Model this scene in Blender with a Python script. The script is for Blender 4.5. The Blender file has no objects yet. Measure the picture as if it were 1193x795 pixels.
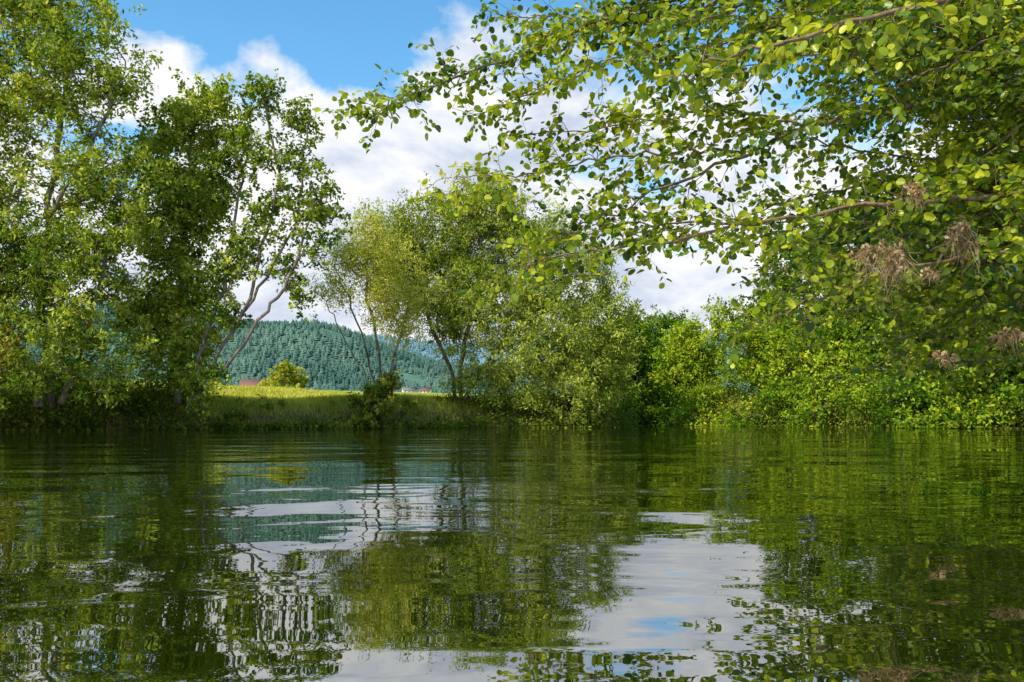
import bpy, math
import numpy as np
from mathutils import Vector
rng=np.random.default_rng(7)
sc=bpy.context.scene
sc.view_settings.view_transform='Standard'
sc.view_settings.look='None'
sc.view_settings.exposure=0
EL=math.radians(42); AZ=math.radians(222)
SUN=np.array([math.sin(AZ)*math.cos(EL),math.cos(AZ)*math.cos(EL),math.sin(EL)])

# ------------------------------------------------------------ helpers
def mesh_obj(name,V,F,mat,parent=None,tint=None,smooth=False):
    V=np.asarray(V,np.float32); F=np.asarray(F,np.int32)
    me=bpy.data.meshes.new(name)
    me.vertices.add(len(V)); me.vertices.foreach_set('co',V.ravel())
    n,k=F.shape
    me.loops.add(n*k); me.loops.foreach_set('vertex_index',F.ravel())
    me.polygons.add(n); me.polygons.foreach_set('loop_start',np.arange(n,dtype=np.int32)*k)
    if smooth: me.polygons.foreach_set('use_smooth',np.ones(n,bool))
    me.update(calc_edges=True)
    if tint is not None:
        a=me.attributes.new('tint','FLOAT','FACE'); a.data.foreach_set('value',np.asarray(tint,np.float32))
    me.materials.append(mat)
    o=bpy.data.objects.new(name,me); sc.collection.objects.link(o)
    if parent: o.parent=parent
    return o
def empty(name,loc=(0,0,0)):
    e=bpy.data.objects.new(name,None); sc.collection.objects.link(e); e.empty_display_size=.3
    return e
def unit(a): return a/np.maximum(np.linalg.norm(a,axis=-1,keepdims=True),1e-9)
def catmull(P,per=6):
    P=np.asarray(P,float); Q=np.vstack([2*P[0]-P[1],P,2*P[-1]-P[-2]]); out=[]
    for i in range(1,len(Q)-2):
        for t in np.linspace(0,1,per,endpoint=False):
            a,b,c,d=Q[i-1],Q[i],Q[i+1],Q[i+2]
            out.append(.5*((2*b)+(c-a)*t+(2*a-5*b+4*c-d)*t*t+(3*b-a-3*c+d)*t**3))
    out.append(P[-1]); return np.array(out)
def tubes(chains,sides=6):
    VV=[];FF=[];off=0
    ang=np.arange(sides)*2*math.pi/sides
    for P,R in chains:
        P=np.asarray(P,float);R=np.asarray(R,float);n=len(P)
        if n<2: continue
        T=unit(np.gradient(P,axis=0))
        ref=np.array([0.13,0.97,0.2]) if abs(T[0][1])<.8 else np.array([1.,.1,.1])
        A=unit(np.cross(T,ref)); B=np.cross(T,A)
        V=P[:,None]+R[:,None,None]*(np.cos(ang)[None,:,None]*A[:,None]+np.sin(ang)[None,:,None]*B[:,None])
        VV.append(V.reshape(-1,3))
        i=np.arange(n-1)[:,None]*sides; j=np.arange(sides)[None]; j2=(j+1)%sides
        F=np.stack([i+j,i+j2,i+sides+j2,i+sides+j],-1).reshape(-1,4)+off
        FF.append(F); off+=n*sides
    return np.vstack(VV),np.vstack(FF)

# ------------------------------------------------------------ node helpers
def newmat(name):
    m=bpy.data.materials.new(name); m.use_nodes=True; nt=m.node_tree; nt.nodes.clear()
    out=nt.nodes.new('ShaderNodeOutputMaterial'); return m,nt,out
def ramp(nt,stops):
    r=nt.nodes.new('ShaderNodeValToRGB'); e=r.color_ramp.elements
    while len(e)<len(stops): e.new(.5)
    for s,(p,c) in zip(e,stops): s.position=p; s.color=(*c,1)
    return r
def noise(nt,scale,detail=3,rough=.55,vec=None,dist=0):
    n=nt.nodes.new('ShaderNodeTexNoise'); n.inputs['Scale'].default_value=scale
    n.inputs['Detail'].default_value=detail; n.inputs['Roughness'].default_value=rough
    n.inputs['Distortion'].default_value=dist
    if vec is not None: nt.links.new(vec,n.inputs['Vector'])
    return n
def math_(nt,op,a,b=None,c=None,clamp=False):
    m=nt.nodes.new('ShaderNodeMath'); m.operation=op; m.use_clamp=clamp
    for i,x in enumerate((a,b,c)):
        if x is None: continue
        if isinstance(x,(int,float)): m.inputs[i].default_value=x
        else: nt.links.new(x,m.inputs[i])
    return m.outputs[0]
def leaf_mat(name,dark,mid,light,transl=.3,rough=.45,spec=0,g=1.0):
    m,nt,out=newmat(name); L=nt.links.new
    at=nt.nodes.new('ShaderNodeAttribute'); at.attribute_name='tint'
    sc3=lambda c:tuple(min(.8,x*g) for x in c)
    r=ramp(nt,[(0,sc3(dark)),(.5,sc3(mid)),(1,sc3(light))]); L(at.outputs['Fac'],r.inputs[0])
    if spec>0:
        p=nt.nodes.new('ShaderNodeBsdfPrincipled'); L(r.outputs[0],p.inputs['Base Color'])
        p.inputs['Roughness'].default_value=rough; p.inputs['Specular IOR Level'].default_value=spec
    else:
        p=nt.nodes.new('ShaderNodeBsdfDiffuse'); L(r.outputs[0],p.inputs['Color'])
    if transl<=0: L(p.outputs[0],out.inputs[0]); return m
    t=nt.nodes.new('ShaderNodeBsdfTranslucent')
    hs=nt.nodes.new('ShaderNodeMix'); hs.data_type='RGBA'; hs.blend_type='MULTIPLY'; hs.inputs[0].default_value=1
    L(r.outputs[0],hs.inputs[6]); hs.inputs[7].default_value=(1.7,1.5,.45,1); L(hs.outputs[2],t.inputs['Color'])
    mx=nt.nodes.new('ShaderNodeMixShader'); mx.inputs[0].default_value=transl
    L(p.outputs[0],mx.inputs[1]); L(t.outputs[0],mx.inputs[2]); L(mx.outputs[0],out.inputs[0]); return m
def bark_mat(name,c1,c2,scale=6):
    m,nt,out=newmat(name); L=nt.links.new
    tc=nt.nodes.new('ShaderNodeTexCoord')
    mp=nt.nodes.new('ShaderNodeMapping'); mp.inputs['Scale'].default_value=(1,1,.3); L(tc.outputs['Object'],mp.inputs[0])
    n=noise(nt,scale,5,.65,mp.outputs[0]); r=ramp(nt,[(.35,c1),(.65,c2)]); L(n.outputs[0],r.inputs[0])
    p=nt.nodes.new('ShaderNodeBsdfPrincipled'); p.inputs['Roughness'].default_value=.85; L(r.outputs[0],p.inputs['Base Color'])
    b=nt.nodes.new('ShaderNodeBump'); b.inputs['Strength'].default_value=.6; b.inputs['Distance'].default_value=.02
    L(n.outputs[0],b.inputs['Height']); L(b.outputs[0],p.inputs['Normal']); L(p.outputs[0],out.inputs[0]); return m
def plain(name,c,rough=.7,var=.25,scale=3):
    m,nt,out=newmat(name); L=nt.links.new
    tc=nt.nodes.new('ShaderNodeTexCoord'); n=noise(nt,scale,4,.6,tc.outputs['Object'])
    r=ramp(nt,[(.3,tuple(x*(1-var) for x in c)),(.7,tuple(min(1,x*(1+var)) for x in c))]); L(n.outputs[0],r.inputs[0])
    p=nt.nodes.new('ShaderNodeBsdfPrincipled'); p.inputs['Roughness'].default_value=rough
    L(r.outputs[0],p.inputs['Base Color']); L(p.outputs[0],out.inputs[0]); return m

M_alder =leaf_mat('alder_leaf',(.025,.075,.003),(.18,.27,.006),(.54,.56,.025),.38,.36,.45)
M_left  =leaf_mat('left_leaf',(.025,.075,.010),(.20,.28,.022),(.52,.54,.09),.26,g=1.1)
M_willow=leaf_mat('willow_leaf',(.06,.11,.014),(.27,.34,.035),(.56,.57,.12),.26,g=1.08)
M_light =leaf_mat('light_leaf',(.24,.27,.03),(.42,.44,.06),(.60,.58,.14),g=1.1)
M_right =leaf_mat('right_leaf',(.03,.09,.006),(.21,.31,.014),(.52,.56,.045),.28,g=1.08)
M_shrub =leaf_mat('shrub_leaf',(.04,.08,.012),(.15,.20,.02),(.36,.35,.06))
M_grass =leaf_mat('grass_blade',(.18,.19,.03),(.40,.42,.05),(.62,.56,.13),.3)
M_dry   =leaf_mat('dry_debris',(.20,.12,.06),(.38,.26,.14),(.62,.50,.33),.3)
M_red   =leaf_mat('reddish_leaf',(.16,.07,.01),(.30,.12,.02),(.38,.2,.03),.3)
M_bark  =bark_mat('bark_grey',(.06,.048,.035),(.26,.21,.15))
M_twig  =bark_mat('bark_twig',(.10,.07,.04),(.32,.22,.13),20)
M_conif_haze =leaf_mat('conifer_haze_tint',(.05,.11,.085),(.08,.155,.12),(.14,.23,.16),0)  # distance haze painted into the green, paler and bluer than the trees
M_farc_haze  =leaf_mat('far_conifer_haze_tint',(.13,.24,.27),(.16,.28,.31),(.19,.32,.34),0)  # stronger blue aerial haze painted into the far trees' colour

# ------------------------------------------------------------ terrain
EX=np.array([-80,-40,-24,-15,-9,-4,1,4.5,6.5,8.5,11,14,18,21,24,30,60,100.])
EY=np.array([ 14,22,25.5,27.3,30.5,34,36.5,38,46,64,58,48,38,33,30,30,30,30.])
def s_land(x,y):
    a=y-np.interp(x,EX,EY)
    b=(x-np.maximum(.75*y+1.0,4.6))*.8
    c=(-x-34)*.9
    return np.maximum(np.maximum(a*.8,b),c)
def wob(x,y):
    return (np.sin(x*1.7+1.3*np.sin(y*.9))*.5+np.sin(y*2.1+x*.6)*.3+np.sin(x*4.3+y*3.1)*.2)
def ground(x,y):
    s=s_land(x,y)+.40*wob(x,y)
    t=np.clip((s+.6)/3.0,0,1); t=t*t*(3-2*t)
    z=-1.0+2.05*t
    inland=np.clip(y-31,0,None)
    z=z+t*np.minimum(.032*inland,34)+t*.12*wob(x*.35,y*.35)
    z+= t*np.clip(-(x+11),0,8)*.09
    return z
g=np.linspace(-1,1,620)
gx=10*np.sinh(g*6.0); gy=32+10*np.sinh(g*6.0)
X,Y=np.meshgrid(gx,gy); Z=ground(X,Y)
V=np.stack([X,Y,Z],-1).reshape(-1,3); n=620
i=(np.arange(n-1)[:,None]*n+np.arange(n-1)[None]).ravel()
F=np.stack([i,i+1,i+n+1,i+n],-1)
m,nt,out=newmat('ground_mat'); L=nt.links.new
tc=nt.nodes.new('ShaderNodeTexCoord'); n1=noise(nt,.8,6,.65,tc.outputs['Object']); n2=noise(nt,.03,4,.6,tc.outputs['Object']); n3=noise(nt,5,6,.7,tc.outputs['Object'])
gr=ramp(nt,[(.3,(.20,.25,.02)),(.5,(.34,.37,.03)),(.72,(.46,.42,.08))]); L(n1.outputs[0],gr.inputs[0])
gr2=ramp(nt,[(.35,(.24,.31,.04)),(.6,(.50,.49,.08))]); L(n2.outputs[0],gr2.inputs[0])
mg=nt.nodes.new('ShaderNodeMix'); mg.data_type='RGBA'; mg.inputs[0].default_value=.5; L(gr.outputs[0],mg.inputs[6]); L(gr2.outputs[0],mg.inputs[7])
br=ramp(nt,[(.3,(.06,.045,.015)),(.5,(.17,.125,.05)),(.7,(.22,.21,.06))]); L(n3.outputs[0],br.inputs[0])
sx=nt.nodes.new('ShaderNodeSeparateXYZ'); L(tc.outputs['Object'],sx.inputs[0])
h=math_(nt,'ADD',sx.outputs['Z'],math_(nt,'MULTIPLY',n1.outputs[0],1.1))
fac=math_(nt,'MULTIPLY_ADD',h,1.6,-1.7,True)
mm=nt.nodes.new('ShaderNodeMix'); mm.data_type='RGBA'; L(fac,mm.inputs[0]); L(br.outputs[0],mm.inputs[6]); L(mg.outputs[2],mm.inputs[7])
p=nt.nodes.new('ShaderNodeBsdfPrincipled'); p.inputs['Roughness'].default_value=.95; p.inputs['Specular IOR Level'].default_value=.1; L(mm.outputs[2],p.inputs['Base Color'])
b=nt.nodes.new('ShaderNodeBump'); b.inputs['Distance'].default_value=.12; L(n3.outputs[0],b.inputs['Height']); L(b.outputs[0],p.inputs['Normal'])
L(p.outputs[0],out.inputs[0])
mesh_obj('ground',V,F,m,smooth=True)

# ------------------------------------------------------------ water
m,nt,out=newmat('river_water_mat'); L=nt.links.new
tc=nt.nodes.new('ShaderNodeTexCoord')
def wn(scale,sx_,sy_,amp,rot=0,detail=2,dist=0):
    mp=nt.nodes.new('ShaderNodeMapping'); mp.inputs['Scale'].default_value=(sx_,sy_,1); mp.inputs['Rotation'].default_value=(0,0,rot)
    L(tc.outputs['Object'],mp.inputs[0]); a=noise(nt,scale,detail,.5,mp.outputs[0],dist)
    return math_(nt,'MULTIPLY',a.outputs[0],amp)
hsum=wn(.6,.6,1,.042,.25,1.5)
patch=noise(nt,.35,3,.6,tc.outputs['Object'])
pf=math_(nt,'MULTIPLY_ADD',patch.outputs[0],5,-2.0,True)
pf2=math_(nt,'ADD',math_(nt,'MULTIPLY',pf,.75),.35)
hsum=math_(nt,'ADD',hsum,math_(nt,'MULTIPLY',wn(2.3,.5,1,.0085,-.2,2,.7),pf2))
small=wn(8,.6,1,.0013,.3,2)
hsum=math_(nt,'ADD',hsum,math_(nt,'MULTIPLY',small,math_(nt,'ADD',pf,.1)))
b=nt.nodes.new('ShaderNodeBump'); b.inputs['Distance'].default_value=1; b.inputs['Strength'].default_value=1; L(hsum,b.inputs['Height'])
p=nt.nodes.new('ShaderNodeBsdfPrincipled'); p.inputs['Base Color'].default_value=(.010,.016,.001,1)
p.inputs['Roughness'].default_value=.01; p.inputs['IOR'].default_value=5.0
L(b.outputs[0],p.inputs['Normal']); L(p.outputs[0],out.inputs[0])
mesh_obj('river_water',[(-260,-260,0),(260,-260,0),(260,120,0),(-260,120,0)],[(0,1,2,3)],m)

# ------------------------------------------------------------ leaf builders
def leaf_quads(P,Lg,Wd,up=.6,dbias=None):
    n=len(P); N=unit(unit(rng.normal(size=(n,3)))+(SUN*.7+np.array([0,0,.3]))*up*1.3)
    D=rng.normal(size=(n,3))
    if dbias is not None: D=D+np.array(dbias)
    D=unit(D-(D*N).sum(1,keepdims=True)*N); S=np.cross(N,D)
    sc_=rng.uniform(.65,1.3,(n,1)); l=Lg*sc_*.5; w=Wd*sc_*.5
    V=np.stack([P-D*l,P+S*w+N*w*.3,P+D*l,P-S*w+N*w*.3],1).reshape(-1,3)
    return V,np.arange(4*n).reshape(-1,4)
def sample_blobs(blobs,total,shell=2.0):
    B=np.array(blobs,float)
    w=(B[:,3]*B[:,4]*B[:,5])**.75; w/=w.sum()
    k=rng.choice(len(B),total,p=w)
    d=unit(rng.normal(size=(total,3))); r=rng.random((total,1))**(1/shell/1.5)
    r*= 1+.18*np.sin(d[:,:1]*7+k[:,None])*np.cos(d[:,2:]*6)
    P=B[k,:3]+d*r*B[k,3:6]
    P[:,2]=np.maximum(P[:,2],ground(P[:,0],P[:,1])+.25); P[:,2]=np.maximum(P[:,2],.25)
    return P
def grow(trunks,targets,rt=.014,pw=.46,rmax=.22):
    pts=[];par=[];chains=[]
    for t in trunks:
        C=catmull(t,5); st=len(pts)
        C[1:-1]+=rng.normal(size=(len(C)-2,3))*.05
        for a,q in enumerate(C): pts.append(q); par.append(st+a-1 if a else -1)
        chains.append(list(range(st,len(pts))))
    A=np.zeros((len(pts)+len(targets)*5,3)); A[:len(pts)]=pts; n=len(pts)
    d0=np.array([np.min(np.linalg.norm(A[:n]-t,axis=1)) for t in targets])
    ends=[]
    for ti in np.argsort(d0):
        T=targets[ti]; dv=A[:n]-T; dist=np.linalg.norm(dv,axis=1)+.9*np.maximum(0,dv[:,2])
        j=int(np.argmin(dist)); P0=A[j]; ln=np.linalg.norm(T-P0)
        c=P0+(T-P0)*.5+np.array([0,0,.14*ln])+rng.normal(size=3)*.07*ln
        ks=max(1,min(4,int(ln/.5)+1)); ch=[j]; prev=j
        for t in np.linspace(0,1,ks+1)[1:]:
            A[n]=(1-t)**2*P0+2*t*(1-t)*c+t*t*T; par.append(prev); prev=n; ch.append(n); n+=1
        chains.append(ch); ends.append(prev)
    cnt=np.zeros(n); cnt[ends]=1
    for k in range(n-1,-1,-1):
        if par[k]>=0: cnt[par[k]]+=cnt[k]
    R=np.minimum(rt*np.maximum(cnt,1)**pw,rmax)
    out=[]
    for ch in chains:
        r=R[ch].copy()
        if len(r)>1: r[0]=min(r[0],r[1]*1.5)
        out.append((A[ch],r))
    return out
def tree(name,trunks,blobs,ncl,lpc,size,mat,aspect=.55,spread=.42,up=.6,shell=2.0,rt=.011,bark=None,dbias=None,flat=.7,tb=0,sides=6,rmax=.2):
    e=empty(name); T=sample_blobs(blobs,ncl,shell)
    ch=grow(trunks,T,rt,rmax=rmax); V,F=tubes(ch,sides); mesh_obj(name+'_trunk_and_limbs',V,F,bark or M_bark,e,smooth=True)
    k=np.repeat(np.arange(ncl),lpc)
    nsub=ncl*6; so=rng.normal(size=(nsub,3))*spread*np.array([1,1,flat]); sid=k*6+rng.integers(0,6,len(k))
    P=T[k]+so[sid]+rng.normal(size=(len(k),3))*spread*.36
    P[:,2]=np.maximum(P[:,2],.06)
    V,F=leaf_quads(P,size,size*aspect,up,dbias)
    tint=np.clip(.43+tb+rng.normal(size=ncl)[k]*.17+rng.normal(size=nsub)[sid]*.13+rng.normal(size=len(k))*.17,0,1)
    mesh_obj(name+'_foliage',V,F,mat,e,tint); return e
def R3(x,y,z,r,ky=1.0,kz=1.0): return (x,y,z,r,r*ky,r*kz)

tree('alder_tree',[[(-15.3,26.5,.8),(-15.6,26.4,4),(-15.4,26.4,7),(-14.9,26.3,10),(-14.6,26.3,13)],
      [(-15.6,26.4,4.4),(-17.2,26.2,8),(-17.8,26.2,11)],[(-15.4,26.4,7),(-13.8,26,9.2),(-12.9,26,11.2)]],
  [R3(-14.4,26.4,12.3,2.1),R3(-16.8,26.4,11.3,2.1),R3(-12.9,26.2,11.3,1.1),R3(-13.9,26,9,1.5),R3(-18.5,26.5,9,2.3),
   R3(-16.2,26.4,13.9,2.1),R3(-12.9,26.1,8.1,1.2),R3(-16.9,26,7,1.7),R3(-14.6,27,6.8,1.4)],
  430,105,.165,M_left,.45,.31,shell=1.7,tb=.1)
tree('willow_tree',[[(-15.2,25.6,.8),(-15.8,25.3,3),(-16.5,25.2,5.2)],[(-14.6,25.8,.9),(-13.6,25.4,3),(-13,25.4,5.5)]],
  [R3(-16.4,25.3,5.2,2.2),R3(-13.9,25.6,4.8,1.7),R3(-13,25.8,6.6,1.1),R3(-18.5,25,4.5,2.4),R3(-15,24.8,2.6,1.8),R3(-17,24.6,1.9,1.5),R3(-13.2,25.4,2.4,1.2),R3(-18.7,24.4,2,1.5)],
  440,120,.175,M_left,.34,.29,dbias=(0,0,-.7),tb=.03)
tree('alder_tree',[[(-12.6,30,1),(-12.5,30,5),(-12.2,30,9),(-11.9,30,12.5)]],
  [R3(-11.7,30,11.8,1.4),R3(-13.0,30,10.4,1.5),R3(-11.5,29.8,8.6,1.4),R3(-12.9,29.6,7.3,1.4),R3(-11.8,29.6,5.4,1.4),R3(-13.2,29.6,4.4,1.3),R3(-12.2,29,2.8,1.3)],
  330,105,.165,M_left,.6,.30,tb=.15)
tree('leaning_alder_tree',[[(-11.4,28,.8),(-10.6,28,2.3),(-9.4,28,4.2),(-8.8,28,6.4),(-8.2,28,8.8),(-8.7,28,11.6)],
   [(-11.2,28.1,1.0),(-10.9,28.1,3),(-10.1,28.2,5.5),(-9.7,28.2,8.4),(-9.2,28.2,10.5)],
   [(-11.2,27.9,.9),(-9.9,27.8,2.4),(-8.6,27.7,4.1),(-7.6,27.6,5.6),(-6.9,27.6,7.8)],
   [(-9.4,28,4.2),(-8.1,28,6.2),(-7.4,28,8.6),(-7.2,28,10.6)]],
  [R3(-8.9,28,11.7,.9),R3(-7.7,28,11.0,.7),R3(-9.0,28,9.7,1.1),R3(-7.4,28,9.3,.9),R3(-6.8,27.8,7.9,.9),R3(-8.4,28,7.6,1.1),R3(-6.7,27.7,6.5,.8),
   R3(-8.0,28,5.6,.9),R3(-9.8,28,6.2,1.0),R3(-7.0,28,10.4,.5),R3(-10.2,28,3.9,.8),R3(-10.4,28,9,.9),R3(-10.9,27.6,1.7,.9),R3(-7.4,27.8,4.6,.6)],
  430,38,.14,M_left,.65,.17,shell=1.5,rt=.0075,tb=-.05,rmax=.08)
tree('young_willow_tree',[[(-5.7,34,.8),(-6.1,34,3),(-7.0,34,5.6),(-7.6,34,7)],[(-5.6,34,.8),(-5.7,34,3.4),(-6.2,34,6),(-6.0,34,8.4)],
   [(-5.6,34,.8),(-5.1,34,3),(-4.5,34,5),(-4.3,34,7)],[(-5.7,34,.8),(-6.4,33.9,2.6),(-7.4,33.9,4.3),(-7.9,33.9,5.4)]],
  [R3(-7.1,34,6.4,1.1),R3(-5.7,34,7.2,1.3),R3(-6.1,34,8.4,.9),R3(-4.5,34,6.0,1.2),R3(-6.9,34,7.7,.8),R3(-8.0,34,5.7,.6),R3(-5.6,34,5.2,1.0),R3(-4.6,34,4.4,.8)],
  240,95,.14,M_light,.3,.30,dbias=(0,0,-.5),shell=1.6,rt=.008,rmax=.06,tb=.02)
tree('elder_bush',[[(-5.7,33.4,.5),(-5.7,33.3,1.5),(-5.6,33.3,2.3)]],[R3(-5.7,33.3,1.2,.7),R3(-5.3,33.2,1.9,.5),R3(-6.0,33.1,.8,.6)],50,120,.15,M_shrub,.6,.22,tb=.05)
tree('willow_tree',[[(-2.6,37.6,.9),(-3,37.5,3),(-4.1,37.5,5.6),(-4.6,37.5,8.6)],[(-2.5,37.6,.9),(-2.3,37.5,3.5),(-1.6,37.5,6.5),(-1.5,37.5,9.5)],
   [(-2.5,37.6,.9),(-1.2,37.5,3),(.5,37.5,5),(1.6,37.5,7.6)],[(1.6,38.5,.9),(2.2,38,3),(3.6,38,5.2)]],
  [R3(-4.2,38,9.1,2.1),R3(-1.6,38,9.6,2.2),R3(-5.9,38,8.6,1.8),R3(1,38,8.8,2.2),R3(3,38,7.2,2.0),R3(4.1,38,4.8,1.9),R3(1.8,37.4,4.6,2.4),R3(-.6,37.6,6.4,2.4),
   R3(-3.0,38,7.0,2.1),R3(-2.2,36.8,4.6,1.5),R3(.2,36.9,2.6,1.9),R3(2.6,37.2,2.0,1.7),R3(4.4,38.4,2.0,1.4),R3(-5.5,38.2,7.2,1.6),R3(-.6,38,10.2,1.5),R3(-3.6,37,5.4,1.3),R3(-1.9,36.8,2.6,1.1),R3(5.0,38.6,3.2,1.1)],
  1150,115,.185,M_willow,.32,.36,dbias=(0,0,-.6),rt=.0075,rmax=.11)
def bushy(name,x,y,h,w,ncl,lpc,mat,size=.2,tb=0,aspect=.55):
    z0=max(float(ground(np.array(x),np.array(y))),-.1)
    bl=[]
    for k in range(11):
        t=rng.random(); r=w*(.30+.16*rng.random())*(1-.3*t)
        bl.append(R3(x+rng.normal()*w*.32*(1-.5*t),y+rng.normal()*w*.22,z0+h*(.12+.74*t),r,1,min(1.05,h/w*.9)))
    bl.append(R3(x,y,z0+h*.86,w*.26,1,min(1,h/w)))
    tr=[[(x,y,z0-.2),(x+.2,y,z0+h*.3),(x-.1,y,z0+h*.6),(x+.1,y,z0+h*.88)],[(x,y,z0),(x+w*.15,y,z0+h*.3),(x+w*.3,y,z0+h*.6)],[(x,y,z0),(x-w*.15,y,z0+h*.3),(x-w*.3,y,z0+h*.55)]]
    return tree(name,tr,bl,ncl,lpc,size,mat,aspect,.40,tb=tb,sides=4)
for (x,y,h,w,t) in [(6.9,50,6.9,3.6,-.33),(9.4,72,7.6,5.5,-.3),(14.0,70,7.2,6,-.28),(12.6,56.5,5.0,4.6,.05),(15.8,50,6.4,4.8,.05),(18.5,45,8.8,5.4,-.03),(20.5,40,8.8,5,-.1),
                  (23.5,37.5,9.5,5.5,-.2),(24.5,33.0,7.6,4.6,-.2),(20.5,54,12.0,6,-.2),(24,45,13.5,6.5,-.2),(21.5,34.6,6,4.5,-.16)]:
    bushy('riverside_tree',x,y,h,w,230,100,M_right,.22,t)
for (x,y,h,w,t) in [(10.5,58.5,3.0,4,0),(12.8,51.5,2.6,3.6,.0),(15,45.5,2.6,3.6,-.12),(17,40.5,2.8,3.6,-.05),(18.7,37,2.5,3.4,-.2),(20.3,34.2,2.8,3.4,-.15),(22,32,2.6,3.2,-.25)]:
    bushy('riverside_bush',x,y,h,w,75,100,M_right,.19,t)
for (x,y,h,w) in [(22.5,26,8,5),(18,19.5,7.5,4.4),(13.8,14,6,3.6)]:
    bushy('riverside_tree',x,y,h,w,110,90,M_right,.2,-.2)
bushy('riverside_tree',-23,26,10,6,160,100,M_left,.2,0)
bushy('field_tree',-43,150,5.6,6.6,150,80,M_light,.5,-.1,.7)

# ------------------------------------------------------------ bank shrubs and grass
def edge_pts(n,x0,x1,smin,smax):
    x=rng.uniform(x0,x1,n); y=np.interp(x,EX,EY)+rng.uniform(smin,smax,n); return x,y
e=empty('bank_shrubs')
VV=[];tt=[];chs=[]
x,y=edge_pts(600,-26,24,-.2,3.2)
open_=(x>-12.4)&(x<-1.8)
keep=~(open_&(rng.random(600)<.35)); x=x[keep];y=y[keep]
xr,yr=edge_pts(200,5,24,-.9,2.0); xl,yl=edge_pts(150,-12.4,-1.5,-.1,1.3); x=np.concatenate([x,xr,xl]); y=np.concatenate([y,yr,yl])
for a,b_ in zip(x,y):
    z=max(float(ground(np.array(a),np.array(b_))),0)
    op=-12.4<a<-1.8
    hh=rng.uniform(.12,.36) if op else rng.uniform(.35,1.0)*(1.5 if (a>6 or a<-12) else .8)
    nn=int(100*hh+50); P=np.array([a,b_,z+hh*.35])+rng.normal(size=(nn,3))*np.array([.42,.42,.33])*hh*1.1
    P[:,2]=np.maximum(P[:,2],.03); VV.append(P); tt.append(np.clip((.55 if op else .42)+rng.normal()*.22+rng.normal(size=nn)*.14,0,1))
    chs.append((np.array([[a,b_,z-.2],[a+.05,b_,z+hh*.3],[a,b_-.05,z+hh*.7]]),[.015,.01,.004]))
P=np.vstack(VV); V,F=leaf_quads(P,.15,.075,.5); mesh_obj('bank_shrubs_foliage',V,F,M_shrub,e,np.concatenate(tt))
V,F=tubes(chs,4); mesh_obj('bank_shrubs_stems',V,F,M_bark,e)
tree('copper_leaved_shrub',[[(-16.5,23.9,.6),(-16.6,23.8,1.8),(-16.9,23.8,3)]],[R3(-16.5,23.5,2.5,.8),R3(-15.0,23.6,2.7,.5)],34,40,.13,M_red,.5,.3,tb=.15)
def blade_obj(name,x,y,hmin,hmax,w,tb=.5,zmin=.02):
    z=ground(x,y); k=z>zmin; x=x[k];y=y[k];z=z[k]; n=len(x)
    h=rng.uniform(hmin,hmax,n); a=rng.uniform(0,2*math.pi,n); ln=rng.normal(size=(n,2))*.35
    B=np.stack([x,y,z-.03],1); s=np.stack([np.cos(a),np.sin(a),0*a],1)*w
    mid=B+np.stack([ln[:,0]*h*.3,ln[:,1]*h*.3,h*.55],1); top=B+np.stack([ln[:,0]*h,ln[:,1]*h,h*.95],1)
    V=np.stack([B-s,B+s,mid+s*.8,mid-s*.8,top+s*.1,top-s*.1],1).reshape(-1,3); i=np.arange(n)*6
    F=np.concatenate([np.stack([i,i+1,i+2,i+3],1),np.stack([i+3,i+2,i+4,i+5],1)])
    t=np.clip(tb+.25*wob(x*.6,y*.6)+rng.normal(size=n)*.18,0,1)
    mesh_obj(name,V,F,M_grass,None,np.concatenate([t,t]))
x1,y1=edge_pts(50000,-22,7,0,7)
zz=ground(x1,y1); kk=(zz>.55+.3*wob(x1*2,y1))|(rng.random(len(x1))<.4)
blade_obj('bank_grass',x1[kk],y1[kk],.10,.34,.014,.5)
xm=rng.uniform(-26,-2,18000); ym=rng.uniform(36,70,18000)
blade_obj('meadow_grass',xm,ym,.15,.32,.035,.8)

# ------------------------------------------------------------ overhanging near tree
e=empty('overhanging_alder_tree')
chs=[];LP=[];LD=[];LT=[]; armt=[0.]
def twig(p,d,ln,lev,rad):
    n=5; P=[p]; dd=d.copy()
    for k in range(n):
        dd=unit(dd+rng.normal(size=3)*.18+np.array([0,0,.02 if lev==1 else -.04])); P.append(P[-1]+dd*ln/n)
    P=np.array(P); chs.append((P,np.linspace(rad,rad*.4,n+1)))
    seg=np.diff(P,axis=0)
    if lev<2:
        m=max(3,int(ln/.085))
        for t in np.linspace(.1,.97,m):
            f=t*n; a=min(int(f),n-1); q=P[a]+seg[a]*(f-a)
            s=unit(np.cross(seg[a],[0,0,1]))*rng.choice([-1,1])
            dn=unit(unit(seg[a])*.75+s*rng.uniform(.5,1)+rng.normal(size=3)*.38)
            twig(q,dn,rng.uniform(.10,.30),2,rad*.5)
    m=max(3,int(ln/.032)) if lev==2 else max(2,int(ln/.08))
    for t in np.linspace(.12,1,m):
        f=t*n; a=min(int(f),n-1); q=P[a]+seg[a]*(f-a)
        s=unit(np.cross(seg[a],[0,0,1]))*rng.choice([-1,1])
        dl=unit(unit(seg[a])*.6+s*.8+rng.normal(size=3)*.4+np.array([0,0,-.3])); LP.append(q+dl*.012); LD.append(dl); LT.append(armt[0])
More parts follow.
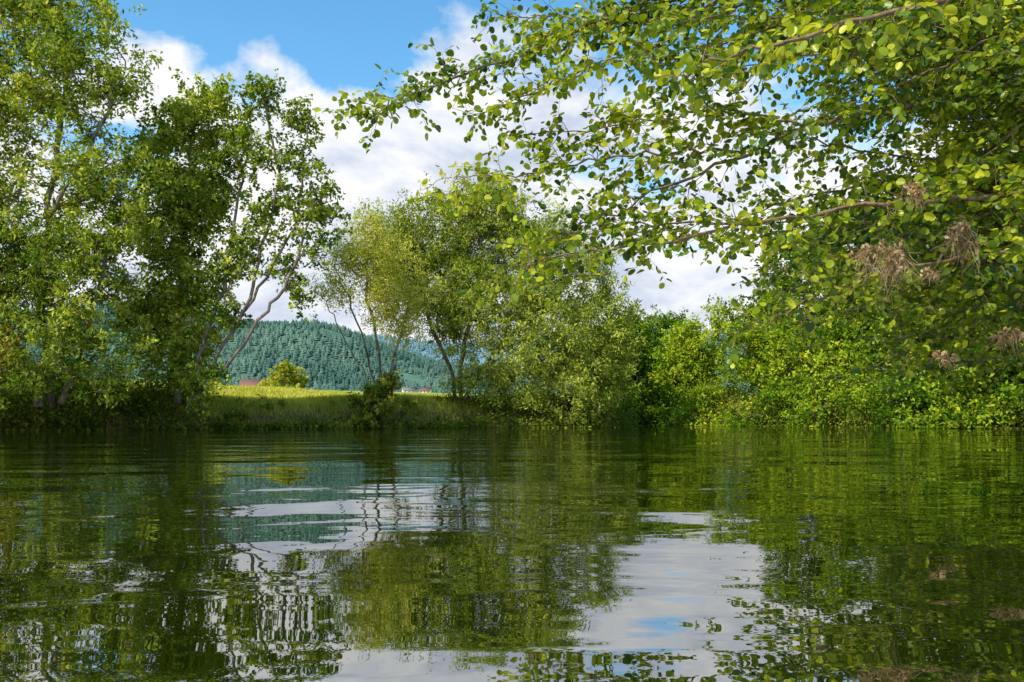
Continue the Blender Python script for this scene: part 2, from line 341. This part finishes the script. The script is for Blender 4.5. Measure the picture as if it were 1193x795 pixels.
def arm(pts,r0=.03,start=.25,step=.10,lmin=.22,lmax=.65,r1=.004):
    armt[0]=rng.normal()*.1
    C=catmull(pts,8); C[1:-1]+=rng.normal(size=(len(C)-2,3))*.016
    chs.append((C,np.linspace(r0,r1,len(C))))
    seg=np.linalg.norm(np.diff(C,axis=0),axis=1); cs=np.concatenate([[0],np.cumsum(seg)]); tot=cs[-1]
    for s in np.arange(tot*start,tot,step):
        a=min(np.searchsorted(cs,s)-1,len(C)-2); a=max(a,0); q=C[a]+(C[a+1]-C[a])*((s-cs[a])/seg[a])
        d=unit(C[a+1]-C[a]); sd=unit(np.cross(d,[0,0,1]))*rng.choice([-1,1])
        dn=unit(d*rng.uniform(.5,1)+sd*rng.uniform(.3,.9)+np.array([0,0,rng.normal()*.5-.02]))
        fr=s/tot; twig(q,dn,rng.uniform(lmin,lmax)*(1.15-.6*fr),1,.004)
    twig(C[-1],unit(C[-1]-C[-2]),.28,1,.004)
H=(7.6,8)
arm([(*H,3.2),(4.5,6.6,4.4),(2.2,6.3,4.15),(.8,6.3,3.55),(-.5,6.4,3.08),(-1.25,6.6,2.86)],.035,.45,.055,.2,.5)
arm([(2.2,6.3,4.15),(1.2,6.1,3.3),(.5,6.1,3.0),(-.2,6.2,2.75)],.015,.2,.07,.2,.5)
arm([(1.8,6.3,3.9),(1.0,6.4,3.6),(.3,6.5,3.5)],.012,.1,.07,.2,.5)
arm([(*H,2.4),(5,6.2,2.9),(2.8,5.8,2.65),(1.7,5.8,2.3),(.95,5.9,1.97),(.4,6.1,1.80)],.035,.3,.08,.2,.6)
arm([(1.7,5.8,2.3),(.9,6,2.35),(.1,6.2,2.28),(-.5,6.4,2.3)],.014,.1,.07,.2,.45)
arm([(2.2,5.8,2.5),(1.5,5.9,2.65),(.8,6.1,2.6),(.2,6.3,2.62)],.014,.1,.08,.2,.5)
arm([(*H,1.9),(5,6,2.1),(3.2,5.5,1.9),(2,5.4,1.75),(1.1,5.5,1.6),(.3,5.7,1.5),(.0,5.9,1.47)],.03,.3,.08,.2,.5)
arm([(1.7,5.4,1.7),(.9,5.7,1.75),(.3,5.9,1.72)],.012,.1,.08,.2,.45)
arm([(*H,1.5),(5,5.6,1.6),(3,5.3,1.45),(2.1,5.3,1.2),(1.75,5.4,1.02)],.028,.3,.09,.2,.5)
arm([(*H,3.5),(4.2,4.6,3.2),(2.2,4.2,2.55),(1.3,4.3,2.35),(.9,4.5,2.3)],.03,.4,.1,.2,.55)
arm([(*H,4.5),(5,7,4.8),(3,7,4.3),(1.5,7.2,4.0),(.5,7.4,4.1),(-.1,7.6,4.2)],.035,.4,.1,.2,.55)
arm([(*H,2.9),(5,8,3.0),(4,8,2.8),(2.8,8.2,2.6),(2.2,8.4,2.3)],.03,.3,.1,.2,.6)
arm([(*H,1.5),(5,7.5,2),(4.2,7.5,1.7),(3.2,7.6,1.4),(2.7,7.8,1.3)],.03,.3,.11,.2,.6)
arm([(*H,1.2),(5.5,7,1.2),(4.6,7,.95),(3.9,7.2,.85)],.028,.3,.11,.2,.55)
def rarm(t,z0):
    t=np.array(t); s=np.array([7.6,8,z0]); mid=s+(t-s)*.5+np.array([0,0,.3])+rng.normal(size=3)*.2
    ln=np.linalg.norm(t-s)
    arm([s,mid,s+(t-s)*.8+np.array([0,0,.12])+rng.normal(size=3)*.1,t],.02,max(.35,1-2.3/ln),.125,.22,.6)
for k in range(60):
    y=rng.uniform(5.2,8.8); u=rng.uniform(.31,.64); v=rng.uniform(.24,.58)
    if u<.38 and v<.36: continue
    rarm((u*y,y,.35+v*y),rng.uniform(1.8,5.5))
for k in range(34):
    y=rng.uniform(5.8,9.5); u=rng.uniform(.32,.64); v=rng.uniform(.06,.30)
    if v<.18 and u<.42: v+=.1
    rarm((u*y,y,.35+v*y),rng.uniform(1.2,2.8))
for k in range(40):
    y=rng.uniform(8.8,11.5); u=rng.uniform(.41,.64); v=rng.uniform(.08,.56); rarm((u*y,y,.35+v*y),rng.uniform(1.8,5.5))
for k in range(22):
    y=rng.uniform(5.2,8); u=rng.uniform(.14,.45); v=rng.uniform(.42,.6); rarm((u*y,y,.35+v*y),rng.uniform(3.5,5.5))
chs.append((catmull([(7.7,8.1,.3),(7.6,8,1.5),(7.7,8,3.5),(7.5,8,5.6),(7.6,7.9,7.5)],6),np.linspace(.24,.08,25)))
V,F=tubes(chs,3); mesh_obj('overhanging_alder_limbs',V,F,M_twig,e,smooth=True)
LP=np.array(LP);LD=np.array(LD);n=len(LP); print('near leaves',n)
N=unit(SUN*.5+np.array([0,0,.5])+rng.normal(size=(n,3))*.6); N=unit(N-(N*LD).sum(1,keepdims=True)*LD); S=np.cross(N,LD)
sz=rng.uniform(.034,.074,(n,1))
tmpl=[(0,0),(.22,.33),(.55,.43),(.88,.28),(1,0),(.88,-.28),(.55,-.43),(.22,-.33)]
cv=rng.uniform(-.05,.3,(n,1)); fd=rng.uniform(.05,.45,(n,1))
V=np.stack([LP+LD*sz*a+S*sz*b_+N*sz*(abs(b_)*fd-cv*a*a) for a,b_ in tmpl],1).reshape(-1,3)
i=np.arange(n)*8
F=np.concatenate([np.stack([i,i+1,i+2,i+3,i+4],1),np.stack([i,i+4,i+5,i+6,i+7],1)])
t=np.clip(.46+np.array(LT)+.15*np.sin(LP[:,0]*3+LP[:,2]*4)*np.cos(LP[:,1]*3)+rng.normal(size=n)*.25,0,1)
mesh_obj('overhanging_alder_foliage',V,F,M_alder,e,np.concatenate([t,t]))
for (cx,cy,cz,r) in [(2.24,4.85,1.36,.10),(2.74,4.9,1.52,.085),(2.5,5.0,1.80,.045),(3.3,5.3,.93,.05),(2.85,5.3,.78,.035),(2.5,4.8,1.24,.03)]:
    ns=int(110*r*10); cs=[]
    bx=rng.normal(size=(5,3))*np.array([r*1.1,r*.5,r*.35])
    P=[]
    for k in range(ns):
        q=np.array([cx,cy,cz])+bx[rng.integers(0,5)]+rng.normal(size=3)*r*.28; d=np.array([rng.normal()*.6,rng.normal()*.4,-rng.uniform(.1,1.8)])*r*.35
        L0=[q]
        for j in range(3): d=d+rng.normal(size=3)*r*.16+np.array([0,0,-r*.08]); L0.append(L0[-1]+d)
        cs.append((np.array(L0),[.0022,.002,.0016,.001])); P+=L0[:2]
    V,F=tubes(cs,3); P=np.array(P); V2,F2=leaf_quads(P,.042,.02,.1,(0,0,-.7)); F=np.vstack([F,F2+len(V)]); V=np.vstack([V,V2])
    mesh_obj('dry_flood_debris',V,F,M_dry,None,rng.random(len(F)))

# ------------------------------------------------------------ hills with conifers
def hillz(x,y):
    H=np.interp(x,[-1500,-800,-600,-470,-380,-250,-115,60,300,600,1500],[150,175,170,158,146,118,76,60,110,140,150])+3*np.sin(x/30)
    t=np.clip((y-900)/520,0,1); t=t*t*(3-2*t)
    return 20+ t*H+ t*6*np.sin(x/55+y/70)
def hillz2(x,y):
    H=np.interp(x,[-3000,-1300,-700,-200,300,900,3000],[320,300,270,245,250,300,320])+8*np.sin(x/110)
    t=np.clip((y-1900)/800,0,1); t=t*t*(3-2*t)
    return 10+t*H
def hill(name,fz,x0,x1,y0,y1,mat):
    hx=np.linspace(x0,x1,160); hy=np.linspace(y0,y1,80)
    X,Y=np.meshgrid(hx,hy); V=np.stack([X,Y,fz(X,Y)],-1).reshape(-1,3)
    i=(np.arange(79)[:,None]*160+np.arange(159)[None]).ravel()
    mesh_obj(name,V,np.stack([i,i+1,i+161,i+160],-1),mat,smooth=True)
hill('forested_hill',hillz,-1500,1500,850,1900,plain('hill_soil_haze_tint',(.085,.17,.11),.95,.3,.02))  # slope colour includes painted aerial haze
hill('forested_hill',hillz2,-3000,3000,1850,3200,plain('far_hill_soil_haze_tint',(.16,.28,.31),.95,.10,.01))  # far ridge blued by haze painted into its base colour
def cones(name,fz,x,y,h,mat,wd):
    n=len(x); z=fz(x,y); VV=[];FF=[];off=0
    for (z0,z1,rr) in [(.05,.5,.26),(.3,.75,.19),(.55,1.0,.12)]:
        a=np.arange(5)*math.pi/2.5; jit=rng.uniform(.75,1.25,(n,5))*wd
        ring=np.stack([x[:,None]+h[:,None]*rr*jit*np.cos(a),y[:,None]+h[:,None]*rr*jit*np.sin(a),np.repeat((z+h*z0)[:,None],5,1)],-1)
        top=np.stack([x,y,z+h*z1],-1)[:,None]
        VV.append(np.concatenate([ring,top],1).reshape(-1,3)); b0=np.arange(n)*6+off
        for q in range(5): FF.append(np.stack([b0+q,b0+(q+1)%5,b0+5],1))
        off+=n*6
    t=np.clip(.5+.35*np.sin(x/60+y/90)*np.cos(y/50)+rng.normal(size=n)*.24,0,1)
    mesh_obj(name,np.vstack(VV),np.vstack(FF),mat,None,np.tile(t,15))
n=11000; x=rng.uniform(-850,450,n); y=930+rng.random(n)**.9*530
cl=np.sin(x/48+1)*np.cos(y/61)+.5*np.sin(x/23+y/31); k=cl>-1.1; x=x[k];y=y[k]
cones('distant_conifer_forest',hillz,x,y,rng.uniform(5,13,len(x))*(1+.2*np.sin(x/60)),M_conif_haze,1.6)
n=6000; x=rng.uniform(-1500,700,n); y=2100+rng.random(n)*620
cones('distant_conifer_forest',hillz2,x,y,rng.uniform(12,20,n),M_farc_haze,1.5)

# ------------------------------------------------------------ buildings
M_white=plain('white_plaster',(.72,.70,.66),.8,.08,1); M_roof=plain('red_roof_tiles',(.22,.10,.07),.8,.25,2); M_roof2=plain('grey_roof_tiles',(.20,.18,.17),.8,.2,2)
M_win=plain('window_glass',(.05,.06,.07),.2,.2); M_wood=plain('brown_wood',(.14,.08,.045),.8,.3)
def house(name,x,y,w,d,hw,hr,rot,walls=M_white,roof=M_roof):
    z0=float(ground(np.array(x),np.array(y)))-.2; e=empty(name)
    e.location=(x,y,z0); e.rotation_euler=(0,0,rot)
    def box(nm,a,b,c,d_,e_,f,mat):
        V=[(a,c,e_),(b,c,e_),(b,d_,e_),(a,d_,e_),(a,c,f),(b,c,f),(b,d_,f),(a,d_,f)]
        return mesh_obj(nm,V,[(0,3,2,1),(4,5,6,7),(0,1,5,4),(1,2,6,5),(2,3,7,6),(3,0,4,7)],mat,e)
    box('walls',-w/2,w/2,-d/2,d/2,0,hw,walls)
    V=[(-w/2,-d/2,hw),(-w/2,d/2,hw),(-w/2,0,hw+hr-.15),(w/2,-d/2,hw),(w/2,d/2,hw),(w/2,0,hw+hr-.15)]
    mesh_obj('gables',V,[(0,2,1),(3,4,5)],walls,e)
    o=.5; s=hr/(d/2)*o
    for sg in (-1,1):
        a=np.array([(-w/2-o,sg*(d/2+o),hw-s),(w/2+o,sg*(d/2+o),hw-s),(w/2+o,0,hw+hr),(-w/2-o,0,hw+hr)])
        V=np.vstack([a,a+[0,0,.18]]); mesh_obj('roof_slope',V,[(0,1,2,3),(7,6,5,4),(0,4,5,1),(1,5,6,2),(2,6,7,3),(3,7,4,0)],roof,e)
    nw=max(2,int(w/2.6))
    for k in range(nw):
        cx=-w/2+(k+.5)*w/nw
        box('window',cx-.5,cx+.5,-d/2-.03,-d/2+.02,hw*.42,hw*.42+1.1,M_win)
        box('window_frame',cx-.58,cx+.58,-d/2-.06,-d/2-.031,hw*.42-.1,hw*.42,M_wood)
    box('door',w*.32,w*.32+.9,-d/2-.05,-d/2+.02,.1,2.1,M_wood)
    box('chimney',w*.2,w*.2+.6,.3,.9,hw+hr*.5,hw+hr+.7,roof)
house('farmhouse',-64.0,200,7,6,1.7,1.8,.2,M_wood)
house('village_house',-78,600,9,7,3.4,2.2,.3,M_white,M_roof2); house('village_house',-66,610,8,7,3,2.2,-.2,M_white,M_roof)

# ------------------------------------------------------------ world
w=bpy.data.worlds.new('World'); sc.world=w; w.use_nodes=True; nt=w.node_tree; nt.nodes.clear(); L=nt.links.new
try: w.cycles.sampling_method='NONE'
except Exception as ex: print(ex)
out=nt.nodes.new('ShaderNodeOutputWorld')
sky=nt.nodes.new('ShaderNodeTexSky'); sky.sky_type='NISHITA'; sky.sun_disc=False; sky.sun_elevation=EL; sky.sun_rotation=AZ
sky.air_density=1.0; sky.dust_density=.2; sky.ozone_density=1.6
hs=nt.nodes.new('ShaderNodeHueSaturation'); hs.inputs['Hue'].default_value=.487; hs.inputs['Saturation'].default_value=1.25; hs.inputs['Value'].default_value=1.7; L(sky.outputs[0],hs.inputs['Color'])
bg=nt.nodes.new('ShaderNodeBackground'); bg.inputs[1].default_value=.15; L(hs.outputs[0],bg.inputs[0])
tc=nt.nodes.new('ShaderNodeTexCoord'); sx=nt.nodes.new('ShaderNodeSeparateXYZ'); L(tc.outputs['Generated'],sx.inputs[0])
mp=nt.nodes.new('ShaderNodeMapping'); mp.inputs['Scale'].default_value=(1,1,1.8); mp.inputs['Location'].default_value=(.3,.1,.0); L(tc.outputs['Generated'],mp.inputs[0])
n1=noise(nt,4.2,7,.56,mp.outputs[0],.15)
mp2=nt.nodes.new('ShaderNodeMapping'); mp2.inputs['Scale'].default_value=(1,1,2.2); mp2.inputs['Location'].default_value=(.7,.4,.25); L(tc.outputs['Generated'],mp2.inputs[0])
n2=noise(nt,6.5,6,.6,mp2.outputs[0],.25)
zf=math_(nt,'MULTIPLY_ADD',sx.outputs['Z'],-2.4,1.01)
zc=math_(nt,'MULTIPLY',math_(nt,'MAXIMUM',zf,-.25),.42)
den=math_(nt,'ADD',n1.outputs[0],zc)
cm=math_(nt,'MULTIPLY_ADD',den,11,-5.85,True)
cr=ramp(nt,[(.36,(.58,.65,.80)),(.48,(.82,.86,.94)),(.58,(1,1,1))]); L(n2.outputs[0],cr.inputs[0])
bc=nt.nodes.new('ShaderNodeBackground'); bc.inputs[1].default_value=1.05; L(cr.outputs[0],bc.inputs[0])
ms=nt.nodes.new('ShaderNodeMixShader'); L(cm,ms.inputs[0]); L(bg.outputs[0],ms.inputs[1]); L(bc.outputs[0],ms.inputs[2]); L(ms.outputs[0],out.inputs[0])

sd=bpy.data.lights.new('sun','SUN'); sd.energy=5; sd.angle=math.radians(.5); sd.color=(1,.93,.77)
so=bpy.data.objects.new('sun',sd); sc.collection.objects.link(so); so.rotation_euler=Vector(SUN.tolist()).to_track_quat('Z','Y').to_euler()
cd=bpy.data.cameras.new('camera'); co=bpy.data.objects.new('camera',cd); sc.collection.objects.link(co)
co.location=(0,0,.35); co.rotation_euler=(math.radians(90),0,0); cd.lens=28; cd.sensor_width=36; cd.shift_y=.0775
cd.clip_start=.05; cd.clip_end=8000; sc.camera=co
